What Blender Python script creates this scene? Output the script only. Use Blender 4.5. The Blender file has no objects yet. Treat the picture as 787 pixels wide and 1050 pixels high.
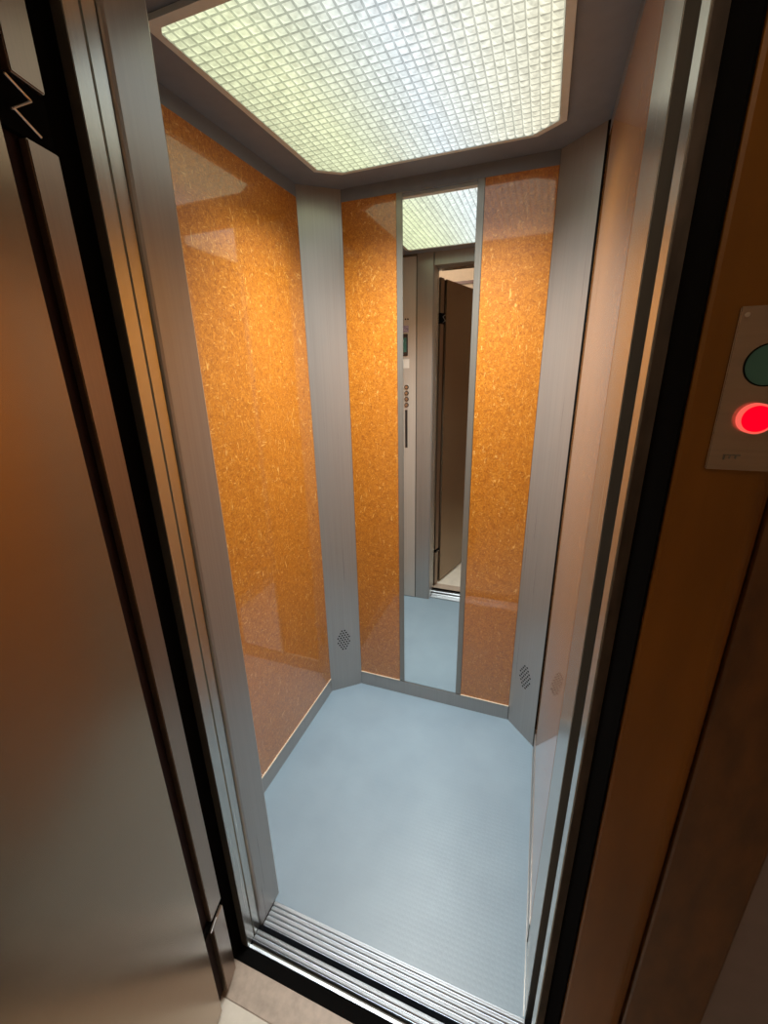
import bpy, bmesh, math, random
from mathutils import Matrix, Vector
random.seed(7)
C = bpy.context.scene.collection
sc = bpy.context.scene

# ------------------------------------------------------------------ materials
def new_mat(name):
    m = bpy.data.materials.new(name); m.use_nodes = True
    nt = m.node_tree; nt.nodes.clear()
    out = nt.nodes.new('ShaderNodeOutputMaterial')
    return m, nt, out
def N(nt, t, **kw):
    n = nt.nodes.new(t)
    for k, v in kw.items():
        if k in n.inputs: n.inputs[k].default_value = v
        else: setattr(n, k, v)
    return n
def coords(nt, scale=(1,1,1), kind='Object'):
    tc = N(nt, 'ShaderNodeTexCoord'); mp = N(nt, 'ShaderNodeMapping')
    mp.inputs['Scale'].default_value = scale
    nt.links.new(tc.outputs[kind], mp.inputs['Vector'])
    return mp.outputs['Vector']
def ramp(nt, fac, stops):
    r = N(nt, 'ShaderNodeValToRGB'); e = r.color_ramp.elements
    while len(e) < len(stops): e.new(0.5)
    for i, (p, c) in enumerate(stops):
        e[i].position = p; e[i].color = (*c, 1) if len(c) == 3 else c
    nt.links.new(fac, r.inputs['Fac']); return r.outputs['Color']
def principled(nt, out, **kw):
    b = N(nt, 'ShaderNodeBsdfPrincipled')
    for k, v in kw.items():
        k2 = k.replace('_', ' ')
        b.inputs[k2].default_value = v
    nt.links.new(b.outputs['BSDF'], out.inputs['Surface']); return b
def bump(nt, b, height, strength=.2, dist=.002):
    n = N(nt, 'ShaderNodeBump'); n.inputs['Strength'].default_value = strength; n.inputs['Distance'].default_value = dist
    nt.links.new(height, n.inputs['Height']); nt.links.new(n.outputs['Normal'], b.inputs['Normal'])

def simple(name, col, rough=.5, metal=0., var=.06, scale=(8,8,8), coat=0., spec=.5, bmp=0.):
    m, nt, out = new_mat(name)
    b = principled(nt, out, Roughness=rough, Metallic=metal, Coat_Weight=coat, Coat_Roughness=.08)
    b.inputs['Specular IOR Level'].default_value = spec
    v = coords(nt, scale)
    n = N(nt, 'ShaderNodeTexNoise', Scale=3.0, Detail=5.0)
    nt.links.new(v, n.inputs['Vector'])
    lo = tuple(c*(1-var) for c in col); hi = tuple(min(1, c*(1+var)) for c in col)
    nt.links.new(ramp(nt, n.outputs['Fac'], [(.3, lo), (.7, hi)]), b.inputs['Base Color'])
    if bmp: bump(nt, b, n.outputs['Fac'], bmp)
    return m

def brushed(name, col, rough, metal=1., stretch=(260,260,2), var=.05, rvar=.06):
    m, nt, out = new_mat(name)
    b = principled(nt, out, Metallic=metal)
    v = coords(nt, stretch)
    n = N(nt, 'ShaderNodeTexNoise', Scale=1.0, Detail=4.0); nt.links.new(v, n.inputs['Vector'])
    lo = tuple(c*(1-var) for c in col); hi = tuple(min(1, c*(1+var)) for c in col)
    nt.links.new(ramp(nt, n.outputs['Fac'], [(.3, lo), (.7, hi)]), b.inputs['Base Color'])
    r = N(nt, 'ShaderNodeMapRange'); r.inputs['To Min'].default_value = rough-rvar; r.inputs['To Max'].default_value = rough+rvar
    nt.links.new(n.outputs['Fac'], r.inputs['Value']); nt.links.new(r.outputs['Result'], b.inputs['Roughness'])
    return m

def laminate():
    m, nt, out = new_mat('orange_laminate')
    b = principled(nt, out, Roughness=.45, Coat_Weight=1.0, Coat_Roughness=.05, Coat_IOR=1.75)
    v = coords(nt, (1,1,1))
    w = N(nt, 'ShaderNodeTexNoise', Scale=42.0, Detail=4.0, Distortion=2.6); nt.links.new(v, w.inputs['Vector'])
    w2 = N(nt, 'ShaderNodeTexNoise', Scale=120.0, Detail=5.0, Distortion=3.0); nt.links.new(v, w2.inputs['Vector'])
    mx = N(nt, 'ShaderNodeMix', data_type='FLOAT'); mx.inputs[0].default_value = .6
    nt.links.new(w.outputs['Fac'], mx.inputs[2]); nt.links.new(w2.outputs['Fac'], mx.inputs[3])
    col = ramp(nt, mx.outputs[0], [(.34, (.26,.080,.005)), (.47, (.43,.146,.009)), (.56, (.52,.198,.015)), (.66, (.68,.31,.045))])
    # straw flecks: two crossed stretched noises
    def fleck(sc_, rot):
        tc = N(nt, 'ShaderNodeTexCoord'); mp = N(nt, 'ShaderNodeMapping')
        mp.inputs['Scale'].default_value = sc_; mp.inputs['Rotation'].default_value = rot
        nt.links.new(tc.outputs['Object'], mp.inputs['Vector'])
        n = N(nt, 'ShaderNodeTexNoise', Scale=1.0, Detail=2.0, Distortion=1.0); nt.links.new(mp.outputs['Vector'], n.inputs['Vector'])
        r = N(nt, 'ShaderNodeMapRange'); r.inputs['From Min'].default_value = .64; r.inputs['From Max'].default_value = .74
        nt.links.new(n.outputs['Fac'], r.inputs['Value']); return r.outputs['Result']
    f1 = fleck((110,110,34), (.5,.5,.0)); f2 = fleck((110,45,140), (.0,.4,.6))
    mxf = N(nt, 'ShaderNodeMath', operation='MAXIMUM'); nt.links.new(f1, mxf.inputs[0]); nt.links.new(f2, mxf.inputs[1])
    sc_ = N(nt, 'ShaderNodeMath', operation='MULTIPLY'); sc_.inputs[1].default_value = .55; nt.links.new(mxf.outputs[0], sc_.inputs[0])
    mc = N(nt, 'ShaderNodeMix', data_type='RGBA'); nt.links.new(sc_.outputs[0], mc.inputs[0])
    nt.links.new(col, mc.inputs[6]); mc.inputs[7].default_value = (.95,.60,.18,1)
    nt.links.new(mc.outputs[2], b.inputs['Base Color'])
    return m

def vinyl():
    m, nt, out = new_mat('grey_blue_vinyl')
    b = principled(nt, out, Roughness=.36); b.inputs['Specular IOR Level'].default_value = .55
    v = coords(nt, (1,1,1))
    n = N(nt, 'ShaderNodeTexNoise', Scale=5.0, Detail=6.0); nt.links.new(v, n.inputs['Vector'])
    nt.links.new(ramp(nt, n.outputs['Fac'], [(.3, (.215,.31,.395)), (.7, (.245,.35,.44))]), b.inputs['Base Color'])
    vo = N(nt, 'ShaderNodeTexVoronoi', Scale=75.0, Randomness=0.0); nt.links.new(v, vo.inputs['Vector'])
    r = N(nt, 'ShaderNodeMapRange'); r.inputs['From Min'].default_value = .25; r.inputs['From Max'].default_value = .42
    r.inputs['To Min'].default_value = 1.; r.inputs['To Max'].default_value = 0.
    nt.links.new(vo.outputs['Distance'], r.inputs['Value'])
    bump(nt, b, r.outputs['Result'], .08, .001)
    return m

def prismatic():
    # the lit prismatic sheet of the lamp: tube tints and facet light and dark painted into its emission
    m, nt, out = new_mat('prismatic_lens')
    tc = N(nt, 'ShaderNodeTexCoord')
    sp = N(nt, 'ShaderNodeSeparateXYZ'); nt.links.new(tc.outputs['Object'], sp.inputs[0])
    mr = N(nt, 'ShaderNodeMapRange'); mr.inputs['From Min'].default_value = -.36; mr.inputs['From Max'].default_value = .36
    nt.links.new(sp.outputs['X'], mr.inputs['Value'])
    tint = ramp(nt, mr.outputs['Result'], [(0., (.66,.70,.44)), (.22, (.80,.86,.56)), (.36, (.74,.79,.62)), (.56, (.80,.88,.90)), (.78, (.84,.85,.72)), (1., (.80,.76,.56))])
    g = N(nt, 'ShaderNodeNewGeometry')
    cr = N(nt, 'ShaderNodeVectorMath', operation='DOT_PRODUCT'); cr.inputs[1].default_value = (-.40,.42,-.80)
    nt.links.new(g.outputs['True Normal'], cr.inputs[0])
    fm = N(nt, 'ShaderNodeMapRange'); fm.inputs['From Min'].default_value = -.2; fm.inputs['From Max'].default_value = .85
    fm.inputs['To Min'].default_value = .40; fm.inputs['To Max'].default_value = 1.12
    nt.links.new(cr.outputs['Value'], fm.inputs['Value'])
    # sparkle painted into the emission by noise
    n = N(nt, 'ShaderNodeTexNoise', Scale=70.0, Detail=2.0); nt.links.new(tc.outputs['Object'], n.inputs['Vector'])
    nr = N(nt, 'ShaderNodeMapRange'); nr.inputs['From Min'].default_value = .3; nr.inputs['From Max'].default_value = .7
    nr.inputs['To Min'].default_value = .8; nr.inputs['To Max'].default_value = 1.18
    nt.links.new(n.outputs['Fac'], nr.inputs['Value'])
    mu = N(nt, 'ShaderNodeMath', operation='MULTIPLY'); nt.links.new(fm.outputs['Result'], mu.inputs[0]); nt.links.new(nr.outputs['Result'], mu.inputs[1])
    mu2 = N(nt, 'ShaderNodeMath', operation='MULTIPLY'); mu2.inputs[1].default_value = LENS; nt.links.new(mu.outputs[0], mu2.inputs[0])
    e = N(nt, 'ShaderNodeEmission'); nt.links.new(tint, e.inputs['Color']); nt.links.new(mu2.outputs[0], e.inputs['Strength'])
    gl = N(nt, 'ShaderNodeBsdfGlossy', Roughness=.15); gl.inputs['Color'].default_value = (.05,.05,.05,1)
    ad = N(nt, 'ShaderNodeAddShader'); nt.links.new(e.outputs[0], ad.inputs[0]); nt.links.new(gl.outputs[0], ad.inputs[1])
    nt.links.new(ad.outputs[0], out.inputs['Surface'])
    return m

def emit(name, col, s):
    m, nt, out = new_mat(name)
    e = N(nt, 'ShaderNodeEmission'); e.inputs['Color'].default_value = (*col,1); e.inputs['Strength'].default_value = s
    nt.links.new(e.outputs[0], out.inputs['Surface']); return m

LENS = 1.12
LAMP_W = 14.5
SPREAD = 116.0
M = dict(
    lam=laminate(), vinyl=vinyl(), lens=prismatic(),
    post=brushed('satin_grey_steel', (.37,.37,.36), .30, .55),
    steel=brushed('brushed_stainless', (.52,.53,.50), .25, .85),
    trim=brushed('mirror_edge_steel', (.27,.265,.24), .3, .55),
    cop=brushed('pale_satin_steel', (.52,.51,.48), .35, .3),
    dark_steel=brushed('dull_dark_steel', (.13,.125,.11), .5, .5),
    soffit=simple('grey_ceiling_paint', (.17,.21,.265), .5, 0),
    rim=simple('lamp_frame_metal', (.60,.68,.70), .4, 0),
    alu=brushed('ribbed_aluminium', (.46,.52,.58), .36, 1., (3,260,260)),
    black=simple('black_paint', (.006,.006,.006), .9, spec=0.),
    rubber=simple('worn_brown_seal', (.085,.065,.05), .8, 0, .35, (20,20,6), bmp=.4),
    leaf=brushed('bronze_tinted_steel', (.31,.225,.145), .23, .75, (2,2,60), .02, .012),
    leaf_core=simple('dark_red_brown_paint', (.018,.005,.003), .7, spec=.2),
    lip=brushed('bronze_edge_steel', (.28,.205,.15), .32, .85),
    board=simple('brown_lacquer', (.19,.078,.008), .4, 0, .2, (6,6,1.2), coat=.1, spec=.25),
    board2=simple('dark_brown_lacquer', (.10,.040,.006), .45, 0, .35, (14,14,5), bmp=.25),
    plaster=simple('grey_plaster', (.20,.175,.18), .8),
    pink=simple('beige_pink_plaster', (.70,.58,.47), .85),
    redwood=simple('dark_red_moulding', (.10,.02,.012), .4),
    stone=simple('beige_stone', (.46,.38,.31), .45, 0, .16, (14,14,14)),
    tile=simple('cream_floor_tile', (.75,.71,.62), .35, 0, .08, (7,7,7)),
    white=simple('white_label', (.80,.79,.74), .5),
    sticker=simple('blue_violet_sticker', (.36,.30,.42), .5, 0, .5, (60,60,60)),
    plate=brushed('call_plate_steel', (.40,.34,.27), .22, .95, (4,4,300)),
    teal=simple('teal_indicator_glass', (.045,.16,.14), .3),
    red=emit('lit_red_button', (1.,.0,.012), 1.35),
    halo=emit('lit_pink_ring', (1.,.13,.09), .95),
    blackplastic=simple('black_plastic', (.02,.02,.022), .35),
    silver=simple('polished_wire', (.55,.52,.50), .3, 1.),
    bright_edge=simple('bright_edge_metal', (.95,.85,.68), .35, .4),
)
def mirror_mat():
    m, nt, out = new_mat('mirror_silvering')
    b = principled(nt, out, Roughness=.0, Metallic=1.)
    v = coords(nt, (2,2,2)); n = N(nt, 'ShaderNodeTexNoise', Scale=2.0); nt.links.new(v, n.inputs['Vector'])
    nt.links.new(ramp(nt, n.outputs['Fac'], [(.3, (.90,.92,.90)), (.7, (.92,.94,.92))]), b.inputs['Base Color'])
    return m
M['mirror'] = mirror_mat()

# ------------------------------------------------------------------ mesh helpers
def obj(name, bm, mat, parent=None, bevel=0., seg=2):
    if bevel: bmesh.ops.bevel(bm, geom=[e for e in bm.edges], offset=bevel, segments=seg, affect='EDGES', clamp_overlap=True)
    bmesh.ops.recalc_face_normals(bm, faces=bm.faces)
    me = bpy.data.meshes.new(name); bm.to_mesh(me); bm.free()
    me.materials.append(M[mat] if isinstance(mat, str) else mat)
    o = bpy.data.objects.new(name, me); C.objects.link(o)
    if parent is not None:
        o.parent = parent; o.matrix_parent_inverse = Matrix.Translation(-parent.location)
    return o
def add_box(bm, x0, x1, y0, y1, z0, z1):
    m = Matrix.Translation(((x0+x1)/2, (y0+y1)/2, (z0+z1)/2)) @ Matrix.Diagonal((abs(x1-x0), abs(y1-y0), abs(z1-z0), 1))
    bmesh.ops.create_cube(bm, size=1., matrix=m); return bm
def box(*a): return add_box(bmesh.new(), *a)
def prism(pts, z0, z1):
    bm = bmesh.new()
    lo = [bm.verts.new((x, y, z0)) for x, y in pts]; hi = [bm.verts.new((x, y, z1)) for x, y in pts]
    bm.faces.new(lo); bm.faces.new(hi)
    for i in range(len(pts)):
        j = (i+1) % len(pts); bm.faces.new((lo[i], lo[j], hi[j], hi[i]))
    return bm
def prism_x(pts, x0, x1):           # section given as (y, z), swept along x
    bm = bmesh.new()
    a = [bm.verts.new((x0, y, z)) for y, z in pts]; b = [bm.verts.new((x1, y, z)) for y, z in pts]
    bm.faces.new(a); bm.faces.new(b)
    for i in range(len(pts)):
        j = (i+1) % len(pts); bm.faces.new((a[i], a[j], b[j], b[i]))
    return bm
def disc_y(cx, cz, r, y0, y1, n=40, rin=0.):   # short cylinder / ring with its axis along y
    bm = bmesh.new()
    def circ(rad, y): return [bm.verts.new((cx+rad*math.cos(2*math.pi*i/n), y, cz+rad*math.sin(2*math.pi*i/n))) for i in range(n)]
    a, b = circ(r, y0), circ(r, y1)
    if rin:
        c, d = circ(rin, y0), circ(rin, y1)
    for i in range(n):
        j = (i+1) % n
        bm.faces.new((a[i], a[j], b[j], b[i]))
        if rin:
            bm.faces.new((c[i], c[j], d[j], d[i])); bm.faces.new((a[i], a[j], c[j], c[i])); bm.faces.new((b[i], b[j], d[j], d[i]))
    if not rin: bm.faces.new(a); bm.faces.new(b)
    return bm
def bar(bm, p, q, r, n=8):
    p, q = Vector(p), Vector(q); d = q-p
    rot = d.to_track_quat('Z', 'Y').to_matrix().to_4x4()
    bmesh.ops.create_cone(bm, cap_ends=True, segments=n, radius1=r, radius2=r, depth=d.length, matrix=Matrix.Translation((p+q)/2) @ rot)
    return bm
def empty(name, loc):
    o = bpy.data.objects.new(name, None); o.empty_display_size = .05; o.location = loc; C.objects.link(o); return o
def tag(o, label, cat=None, group=None, kind=None):
    if label: o['label'] = label
    if cat: o['category'] = cat
    if group: o['group'] = group
    if kind: o['kind'] = kind
    return o
def struct(o, label=None, cat=None): return tag(o, label, cat, None, 'structure')

# ------------------------------------------------------------------ plan dimensions (metres; camera stands at x=0, y=0)
XL, XR, YB, YF = -.838, .097, 1.555, .66
YLC, XLC = 1.455, -.72          # rear-left splayed corner
XRC, YRC = -.016, 1.439         # rear-right splayed corner
ZC = 2.075                      # cabin soffit
ZP0, ZP1 = .075, 2.037          # laminate panels
T = .02

# ------------------------------------------------------------------ lift cabin: floor, ceiling, walls
fl = obj('floor', prism([(XL-.0,.632),(XR,.632),(XR,YRC),(XRC,YB),(XLC,YB),(XL,YLC)], -.03, 0), 'vinyl')
struct(fl, 'blue grey vinyl floor of the lift cabin')
ce = obj('ceiling', prism([(XL-T,.575),(XR+T,.575),(XR+T,YB+T),(XL-T,YB+T)], ZC, ZC+.03), 'soffit')
struct(ce, 'dark grey cabin ceiling around the light')

wl = obj('wall_left', box(XL-.03, XL-.006, YF, YLC+.05, 0, ZC), 'dark_steel'); struct(wl, 'left wall of the cabin clad in orange laminate')
obj('laminate_panel', box(XL-.006, XL, YF+.001, YLC-.001, ZP0, ZP1), 'lam', wl)
obj('head_strip', box(XL-.006, XL, YF+.001, YLC-.001, ZP1, ZC-.0005), 'soffit', wl)
obj('bottom_edging', box(XL-.004, XL+.0032, YF+.001, YLC-.001, ZP0-.003, ZP0+.0005), 'bright_edge', wl)
bl = obj('baseboard_left', box(XL-.005, XL+.002, YF+.001, YLC-.001, .0005, ZP0-.003), 'post'); struct(bl, 'grey metal skirting under the left panel')

wb = obj('wall_back', box(XLC-.05, XRC+.05, YB+.006, YB+.03, 0, ZC), 'dark_steel'); struct(wb, 'back wall of the cabin with mirror between two orange panels')
for x0, x1 in ((XLC+.001, -.519), (-.228, XRC-.001)):
    obj('laminate_panel', box(x0, x1, YB, YB+.006, ZP0, ZP1), 'lam', wb)
    obj('bottom_edging', box(x0, x1, YB-.004, YB+.004, ZP0-.003, ZP0+.0005), 'bright_edge', wb)
obj('head_strip', box(XLC+.001, XRC-.001, YB, YB+.006, ZP1+.0005, ZC-.0005), 'soffit', wb)
bb = obj('baseboard_back', box(XLC+.001, XRC-.001, YB-.002, YB+.005, .0005, ZP0-.0035), 'post'); struct(bb, 'grey metal skirting under the mirror')

wr = obj('wall_right', box(XR+.006, XR+.03, .785, YRC+.05, 0, ZC), 'dark_steel'); struct(wr, 'right wall of the cabin clad in orange laminate')
obj('laminate_panel', box(XR, XR+.006, .783, YRC-.004, ZP0, ZP1), 'lam', wr)
obj('head_strip', box(XR, XR+.006, .783, YRC-.004, ZP1, ZC-.0005), 'soffit', wr)
br = obj('baseboard_right', box(XR-.002, XR+.005, .783, YRC-.004, .0005, ZP0-.0005), 'post'); struct(br, 'grey metal skirting under the right panel')
obj('floor_joint', box(XR-.0045, XR-.0025, .635, YRC-.01, .0003, .002), 'post', br)

# splayed rear corner posts with a cluster of vent holes
hole_me = None
def corner_post(name, p, q, label, zc, uc):
    global hole_me
    p, q = Vector((*p, 0)), Vector((*q, 0)); d = (q-p).normalized(); n = Vector((d.y, -d.x, 0))   # n points into the cabin
    a, b = p, q
    pts = [(a.x, a.y), (b.x, b.y), (b.x - n.x*.012, b.y - n.y*.012), (a.x - n.x*.012, a.y - n.y*.012)]
    o = obj(name, prism(pts, .0005, ZC-.0005), 'post'); struct(o, label)
    if hole_me is None:
        bm = bmesh.new(); bmesh.ops.create_cone(bm, cap_ends=True, segments=10, radius1=.0038, radius2=.0038, depth=.0012)
        hole_me = bpy.data.meshes.new('vent_hole'); bm.to_mesh(hole_me); bm.free(); hole_me.materials.append(M['black'])
    rot = Matrix((( d.x, 0, n.x, 0), (d.y, 0, n.y, 0), (0, 1, 0, 0), (0, 0, 0, 1)))
    cen = p + d*uc
    for r in range(-4, 5):
        w = (4, 5, 4, 3, 2)[abs(r)]
        for k in range(w):
            u = (k-(w-1)/2)*.0135
            h = bpy.data.objects.new('vent_hole', hole_me); C.objects.link(h); h.parent = o
            h.matrix_local = Matrix.Translation((cen.x+d.x*u, cen.y+d.y*u, zc+r*.0125)) @ rot
    return o
corner_post('trim_1', (XL, YLC), (XLC, YB), 'grey metal corner post left of the mirror wall', .275, .075)
SEAM = .008
corner_post('trim_2', (XRC, YB), (XR-SEAM*.70, YRC+SEAM*.72), 'grey metal corner post right of the mirror wall', .285, .075)

obj('dark_seam', prism([(XR-SEAM*.70, YRC+SEAM*.74),(XR+.004, YRC-.003),(XR+.012,YRC+.012),(XR,YRC+.022)], .09, ZC-.001), 'black', bpy.data.objects['trim_2'])
# front of the cabin: left return, reveal, header, narrow right post
wf = obj('wall_front', box(XL-.03, -.702, .63, YF, 0, ZC), 'dark_steel'); struct(wf, 'front return of the cabin behind the control panel')
t3 = obj('trim_3', prism([(-.700,.5685),(-.6108,.5685),(-.6075,.5705),(-.6062,.576),(-.6055,.652),(-.612,YF),(-.700,YF)], .0005, ZC-.0005), 'post')
struct(t3, 'wide grey entrance post on the left of the cabin')
t4 = obj('trim_4', prism([(XR,.634),(XR+.05,.634),(XR+.05,.78),(XR,.78)], .0005, ZC-.0005), 'steel', bevel=.001)
struct(t4, 'narrow steel entrance post on the right of the cabin')
obj('shaded_front', box(XR+.001, XR+.05, .6325, .6338, .001, ZC-.002), 'dark_steel', t4)  # dark sheet paints the shade on the post's landing-facing side
t5 = obj('trim_5', box(-.604, XR-.0005, .573, YF, 2.012, ZC-.0005), 'post', bevel=.001); struct(t5, 'grey header above the cabin entrance')

# ------------------------------------------------------------------ ceiling light
LX0, LX1, LY0, LY1, CH = -.727, -.008, .765, 1.434, .07
cx, cy = (LX0+LX1)/2, (LY0+LY1)/2
lamp = empty('ceiling_light', (cx, cy, ZC))
tag(lamp, 'large lit ceiling light with clear square-patterned diffuser and cut corners', 'ceiling light')
def octo(x0, x1, y0, y1, c, d): return [(x0+.012,y0),(x1-.012,y0),(x1,y0+.012),(x1,y1-d),(x1-c,y1),(x0+c,y1),(x0,y1-d),(x0,y0+.012)]
bm = bmesh.new()
o1 = octo(LX0, LX1, LY0, LY1, CH, .05); w = .017; o2 = octo(LX0+w, LX1-w, LY0+w, LY1-w, CH-.006, .05-.004)
def loop(pts, z): return [bm.verts.new((x, y, z)) for x, y in pts]
a, b, c_, d_ = loop(o1, ZC-.0005), loop(o1, ZC-.010), loop(o2, ZC-.012), loop(o2, ZC-.0005)
for i in range(8):
    j = (i+1) % 8
    for p, q in ((a,b),(b,c_),(c_,d_),(d_,a)): bm.faces.new((p[i], p[j], q[j], q[i]))
obj('frame', bm, 'rim', lamp)
# diffuser: a sheet of raised pyramids, clipped to the octagon
bm = bmesh.new(); cell = .0215
def inside(x, y, m=0.):
    x0, x1, y0, y1 = LX0+w-m, LX1-w+m, LY0+w-m, LY1-w+m
    if not (x0 < x < x1 and y0 < y < y1): return False
    dx, dy = min(x-x0, x1-x), min(y-y0, y1-y)
    return y < (y0+y1)/2 or dx/(CH-.006) + dy/(.046) > 1.
def lv(x, y, z): return bm.verts.new((x-cx, y-cy, z-ZC))
nx, ny = int((LX1-LX0)/cell)+1, int((LY1-LY0)/cell)+1
zb = ZC-.0045
for i in range(nx):
    for j in range(ny):
        x0 = LX0+w-.004+i*cell; y0 = LY0+w-.004+j*cell; x1, y1 = x0+cell, y0+cell; g = .0008
        xm, ym = (x0+x1)/2, (y0+y1)/2
        if not inside(xm, ym, .006): continue
        base = [(x0,y0),(x1,y0),(x1,y1),(x0,y1)]; q = .11*cell
        top = [(x0+q,y0+q),(x1-q,y0+q),(x1-q,y1-q),(x0+q,y1-q)]
        B = [lv(*p, zb) for p in base]; Tq = [lv(*p, zb-.0040) for p in top]; ap = lv(xm, ym, zb-.0072)
        for k in range(4): bm.faces.new((Tq[k], Tq[(k+1)%4], ap))
        for k in range(4): bm.faces.new((B[k], B[(k+1)%4], Tq[(k+1)%4], Tq[k]))
bmesh.ops.remove_doubles(bm, verts=bm.verts, dist=1e-5)
for f in bm.faces: f.normal_update()
for f in bm.faces:
    if f.normal.z > 0: f.normal_flip()
me = bpy.data.meshes.new('diffuser'); bm.to_mesh(me); bm.free(); me.materials.append(M['lens'])
di = bpy.data.objects.new('diffuser', me); C.objects.link(di); di.parent = lamp

ld = bpy.data.lights.new('cabin_lamp', 'AREA'); ld.shape = 'RECTANGLE'; ld.size = .62; ld.size_y = .32
ld.energy = LAMP_W; ld.color = (1., .985, .93); ld.spread = math.radians(SPREAD)
lo = bpy.data.objects.new('cabin_lamp', ld); C.objects.link(lo); lo.location = (cx, 1.19, ZC-.03); lo.rotation_euler.x = math.radians(3)

# ------------------------------------------------------------------ wall mirror
mi = empty('wall_mirror', (-.37, YB, ZP0)); tag(mi, 'tall narrow mirror on the back wall between two orange panels', 'mirror')
obj('glass', box(-.496, -.2515, YB+.0005, YB+.0055, ZP0+.0, ZP1), 'mirror', mi)
obj('edge_strip', box(-.518, -.4965, YB-.002, YB+.0055, ZP0, ZP1), 'trim', mi, bevel=.0012)
obj('edge_strip', box(-.251, -.229, YB-.002, YB+.0055, ZP0, ZP1), 'trim', mi, bevel=.0012)

# ------------------------------------------------------------------ car control panel (seen in the mirror)
cp = empty('control_panel', (-.768, YF, .004)); tag(cp, 'tall steel control panel with display and buttons, seen only in the mirror', 'control panel')
obj('face_plate', box(XL+.008, -.705, YF+.0005, YF+.004, .004, ZC-.012), 'cop', cp, bevel=.001)
for x in (-.752, -.766): obj('screw', disc_y(x, 1.758, .0045, YF+.0035, YF+.006, 16), 'blackplastic', cp)
obj('pictogram_sticker', box(-.795, -.748, YF+.0038, YF+.005, 1.690, 1.725), 'sticker', cp)
dsp = obj('display', box(-.805, -.752, YF+.0035, YF+.009, 1.565, 1.682), 'blackplastic', cp, bevel=.002)
obj('display_window', box(-.798, -.759, YF+.0088, YF+.0096, 1.585, 1.662), 'teal', dsp)
obj('notice_label', box(-.800, -.744, YF+.0038, YF+.005, 1.498, 1.548), 'white', cp)
for z in (1.392, 1.358, 1.324, 1.290):
    for x in (-.795, -.760):
        bt = obj('button', disc_y(x, z, .0125, YF+.0035, YF+.009, 24), 'blackplastic', cp)
        obj('button_cap', disc_y(x, z, .008, YF+.0088, YF+.0105, 20), 'silver', bt)
obj('vertical_slot', box(-.770, -.755, YF+.0035, YF+.0052, 1.035, 1.262), 'blackplastic', cp)

# ------------------------------------------------------------------ sills and threshold
X0, X1 = -.611, XR-.001
def ribbed(y0, y1, ribs, z=.0, depth=.004, g=.003):
    pts = [(y0, -.03), (y0, z)]; p = (y1-y0)/ribs
    for i in range(ribs):
        a0 = y0+i*p
        if i: pts += [(a0, z-depth), (a0+g*.5, z-depth)]
        pts += [(a0+g*.5+(p-g*.5)*t, z-.0022*(2*t-1)**2) for t in (.05,.25,.5,.75,.97)]
    pts[-1] = (y1, z); pts.append((y1, -.03)); return pts
s1 = obj('door_sill', prism_x(ribbed(.572, .631, 5, .001), -.604, X1), 'alu')
tag(s1, 'ribbed aluminium sill along the edge of the cabin floor', 'door sill', kind='thing')
s2 = obj('door_sill', prism_x(ribbed(.535, .559, 2, .001), X0, X1), 'alu')
tag(s2, 'narrow two-groove aluminium sill on the landing side of the gap', 'door sill', kind='thing')
obj('nosing', prism_x([(.5185,-.02),(.5185,.002),(.5245,.002),(.5245,-.02)], X0, X1), 'alu', s2)
obj('groove_bed', box(X0, X1, .5246, .5359, -.02, -.010), 'dark_steel', s2)
ft = obj('trim_6', box(-.64, XR+.012, .487, .518, -.03, -.001), 'black'); struct(ft, 'black metal strip in front of the sill')
st = obj('trim_7', box(-.66, .30, .418, .4865, -.03, .0), 'stone', bevel=.0015); struct(st, 'beige stone threshold')
fl2 = obj('floor_landing', box(-1.5, 1.1, -1.25, .4175, -.03, -.0005), 'tile'); struct(fl2, 'cream tiled landing floor')

# ------------------------------------------------------------------ landing door frame
tl = obj('trim_8', prism([(-.612,.518),(-.612,.5412),(-.616,.5412),(-.616,.5458),(-.612,.5458),(-.612,.567),(-.66,.567),(-.66,.518)], -.0, 2.05), 'steel')
struct(tl, 'steel landing frame strip on the left of the entrance')
obj('seal', prism([(-.6125,.5165),(-.632,.5165),(-.632,.5178),(-.6125,.5178)], .001, 2.04), 'dark_steel', tl)
obj('dark_rebate', prism([(-.6335,.4780),(-.66,.4780),(-.66,.5175),(-.6335,.5175)], .001, 2.04), 'black', tl)
tr = obj('trim_9', prism([(XR,.511),(XR+.04,.511),(XR+.04,.548),(XR,.548)], 0, 2.05), 'steel', bevel=.0008)
struct(tr, 'steel landing frame strip on the right of the entrance')
obj('seal', prism([(XR+.002,.5085),(XR+.0135,.5085),(XR+.0135,.5108),(XR+.002,.5108)], .001, 2.04), 'rubber', tr)
obj('dark_rebate', prism([(.1105,.4225),(.1125,.4225),(.1125,.4345),(.14,.4345),(.14,.5083),(.1105,.5083)], .001, 2.04), 'black', tr)
th = obj('trim_10', box(-.611, XR-.0005, .515, .567, 2.012, 2.05), 'steel', bevel=.001); struct(th, 'steel head of the landing door frame')
obj('dark_rebate', box(-.611, XR-.0005, .46, .5145, 2.022, 2.05), 'black', th)

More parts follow.
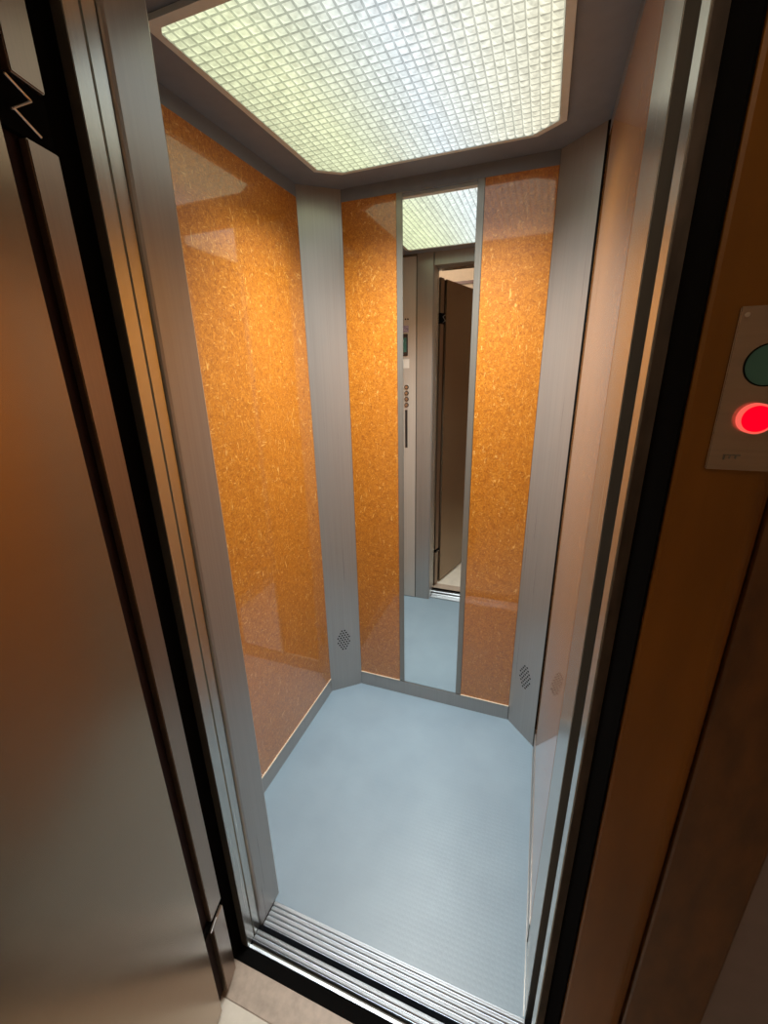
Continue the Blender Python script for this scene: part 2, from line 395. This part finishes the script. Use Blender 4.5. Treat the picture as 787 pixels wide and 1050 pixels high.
# brown lacquered surround to the right, with the call plate
def rounded(x0, x1, y0, y1, r, n=8):          # plan outline, rounded on its right front corner and slightly on the left
    pts = [(x0, y1), (x0, y0+.004), (x0+.0012, y0+.0012), (x0+.004, y0)]
    for i in range(n+1):
        t = -math.pi/2 + math.pi/2*i/n
        pts.append((x1-r+r*math.cos(t), y0+r+r*math.sin(t)))
    pts.append((x1, y1)); return pts
t11 = obj('trim_11', prism(rounded(.1127, .189, .421, .440, .018), 0, 2.3), 'board'); struct(t11, 'brown lacquered door surround on the right, carrying the call plate')
for p in t11.data.polygons: p.use_smooth = False
t12 = obj('trim_12', prism(rounded(.191, .277, .432, .46, .006), 0, 2.3), 'board2'); struct(t12, 'darker brown board right of the door surround')
obj('backing', box(.14, .20, .442, .465, 0, 2.3), 'black', t12)
wr2 = obj('wall_landing_right', box(.279, 1.1, .44, .47, 0, 2.7), 'plaster'); struct(wr2, 'grey landing wall at far right')
wl2 = obj('wall_landing_left', box(-1.5, -.665, .48, .52, 0, 2.7), 'pink'); struct(wl2)
wt2 = obj('wall_landing_head', box(-.664, .278, .47, .50, 2.055, 2.7), 'board'); struct(wt2)
wo = obj('wall_opposite', box(-1.5, 1.1, -1.28, -1.25, 0, 2.7), 'pink'); struct(wo, 'beige pink wall across the landing')
obj('picture_moulding', box(-1.5, 1.1, -1.25, -1.235, 2.25, 2.275), 'redwood', wo)
struct(obj('wall_landing_side', box(-1.53, -1.5, -1.28, .52, 0, 2.7), 'pink'))
struct(obj('wall_landing_end', box(1.1, 1.13, -1.28, .47, 0, 2.7), 'pink'))
struct(obj('ceiling_landing', box(-1.53, 1.13, -1.28, .50, 2.7, 2.73), 'pink'))

# call plate
hp = empty('call_plate', (.160, .421, 1.39)); tag(hp, 'small steel call plate with glowing red button on the brown surround', 'call button')
PY = .421
bmp_ = box(.134, .186, PY-.0035, PY+.0006, 1.390, 1.5145)
plate = obj('face_plate', bmp_, 'plate', hp, bevel=.0008)
rg = obj('button_ring', disc_y(.1585, 1.4325, .0118, PY-.0100, PY-.0035, 40, .0102), 'halo', hp)
obj('button', disc_y(.1585, 1.4325, .0101, PY-.0106, PY-.0035, 40), 'red', hp)
ind = obj('indicator_shadow', disc_y(.1595, 1.4725, .0160, PY-.0042, PY-.0034, 48, .0150), 'black', hp)  # black ring stands in for the shadow around the recessed lens
obj('indicator_lens', disc_y(.1595, 1.4725, .0150, PY-.0039, PY-.0034, 48), 'teal', hp)
obj('screw', disc_y(.1385, 1.5085, .0016, PY-.0045, PY-.0034, 16), 'silver', hp)
bm = bmesh.new()
add_box(bm, .1445, .1458, PY-.0040, PY-.0034, 1.3985, 1.4030); add_box(bm, .1458, .1560, PY-.0040, PY-.0034, 1.4020, 1.4030); add_box(bm, .1485,.1495, PY-.0040, PY-.0034, 1.3995,1.4020); add_box(bm, .1525,.1535, PY-.0040, PY-.0034, 1.3995,1.4020)
bmesh.ops.remove_doubles(bm, verts=bm.verts, dist=1e-4)
obj('engraved_mark', bm, 'dark_steel', hp)

# ------------------------------------------------------------------ landing door leaf, swung open on the left
O = Vector((-.613, .470)); U = Vector((.25, -.968)).normalized(); Nn = Vector((-U.y, U.x))
def quad(u0, u1, v0, v1):
    return [tuple(O+U*u+Nn*v) for u, v in ((u0,v0),(u1,v0),(u1,v1),(u0,v1))]
door = empty('door_1', (O.x, O.y, .012)); struct(door, 'bronze-toned steel door leaf swung open on the left', 'door')
obj('core', prism(quad(.002, .725, -.036, -.0125), .014, 1.988), 'leaf_core', door)
for z0, z1 in ((.012, .262), (.286, 1.745), (1.806, 1.99)):
    obj('edge_lip', prism(quad(.0, .0465, -.0125, 0), z0, z1), 'lip', door, bevel=.0015)
obj('face_plate', prism(quad(.0775, .727, -.0125, .001), .012, 1.99), 'leaf', door, bevel=.002)
hb = obj('hinge_bracket', prism(quad(.0, .0765, -.0124, -.004), 1.747, 1.804), 'black', door)
P = lambda u, v, z: (*(O+U*u+Nn*v), z)
for (a_, b_) in (((.060,.003,1.797),(.030,.003,1.786)), ((.030,.003,1.786),(.062,.003,1.764)), ((.060,.004,1.766),(.028,.004,1.752))):
    obj('hinge_wire', bar(bmesh.new(), P(*a_), P(*b_), .0013), 'silver', hb)
hb2 = obj('hinge_bracket', prism(quad(.0, .0765, -.0124, -.006), .264, .284), 'black', door)
obj('hinge_wire', bar(bmesh.new(), P(.028,-.001,.268), P(.055,-.001,.262), .002), 'silver', hb2)

# ------------------------------------------------------------------ light on the landing, world, camera
pl = bpy.data.lights.new('landing_lamp', 'POINT'); pl.energy = 13.; pl.color = (1., .86, .68); pl.shadow_soft_size = .12
po = bpy.data.objects.new('landing_lamp', pl); C.objects.link(po); po.location = (-.95, -.55, 2.42)
w_ = bpy.data.worlds.new('World'); sc.world = w_; w_.use_nodes = True
w_.node_tree.nodes['Background'].inputs[0].default_value = (.02,.02,.022,1); w_.node_tree.nodes['Background'].inputs[1].default_value = .3

yaw, pitch, roll, f = .359003, .3218325, -.019882, 426.267
cyw, syw, cp_, sp_ = math.cos(yaw), math.sin(yaw), math.cos(pitch), math.sin(pitch)
F = Vector((-syw*cp_, cyw*cp_, -sp_)); r0 = Vector((cyw, syw, 0)); u0 = r0.cross(F)
r_ = r0*math.cos(roll)+u0*math.sin(roll); u_ = -r0*math.sin(roll)+u0*math.cos(roll)
cam = bpy.data.cameras.new('camera'); co = bpy.data.objects.new('camera', cam); C.objects.link(co)
cam.sensor_fit = 'HORIZONTAL'; cam.sensor_width = 36.; cam.lens = 36.*f/787.; cam.clip_start = .01
co.matrix_world = Matrix(((r_.x, u_.x, -F.x, 0), (r_.y, u_.y, -F.y, 0), (r_.z, u_.z, -F.z, 1.4718), (0,0,0,1)))
sc.camera = co
vs = sc.view_settings; vs.view_transform = 'Standard'; vs.look = 'None'; vs.gamma = 1.; vs.use_curve_mapping = False; vs.exposure = 0.
sc.cycles.use_denoising = True
sc.cycles.max_bounces = 14; sc.cycles.glossy_bounces = 8; sc.cycles.diffuse_bounces = 6
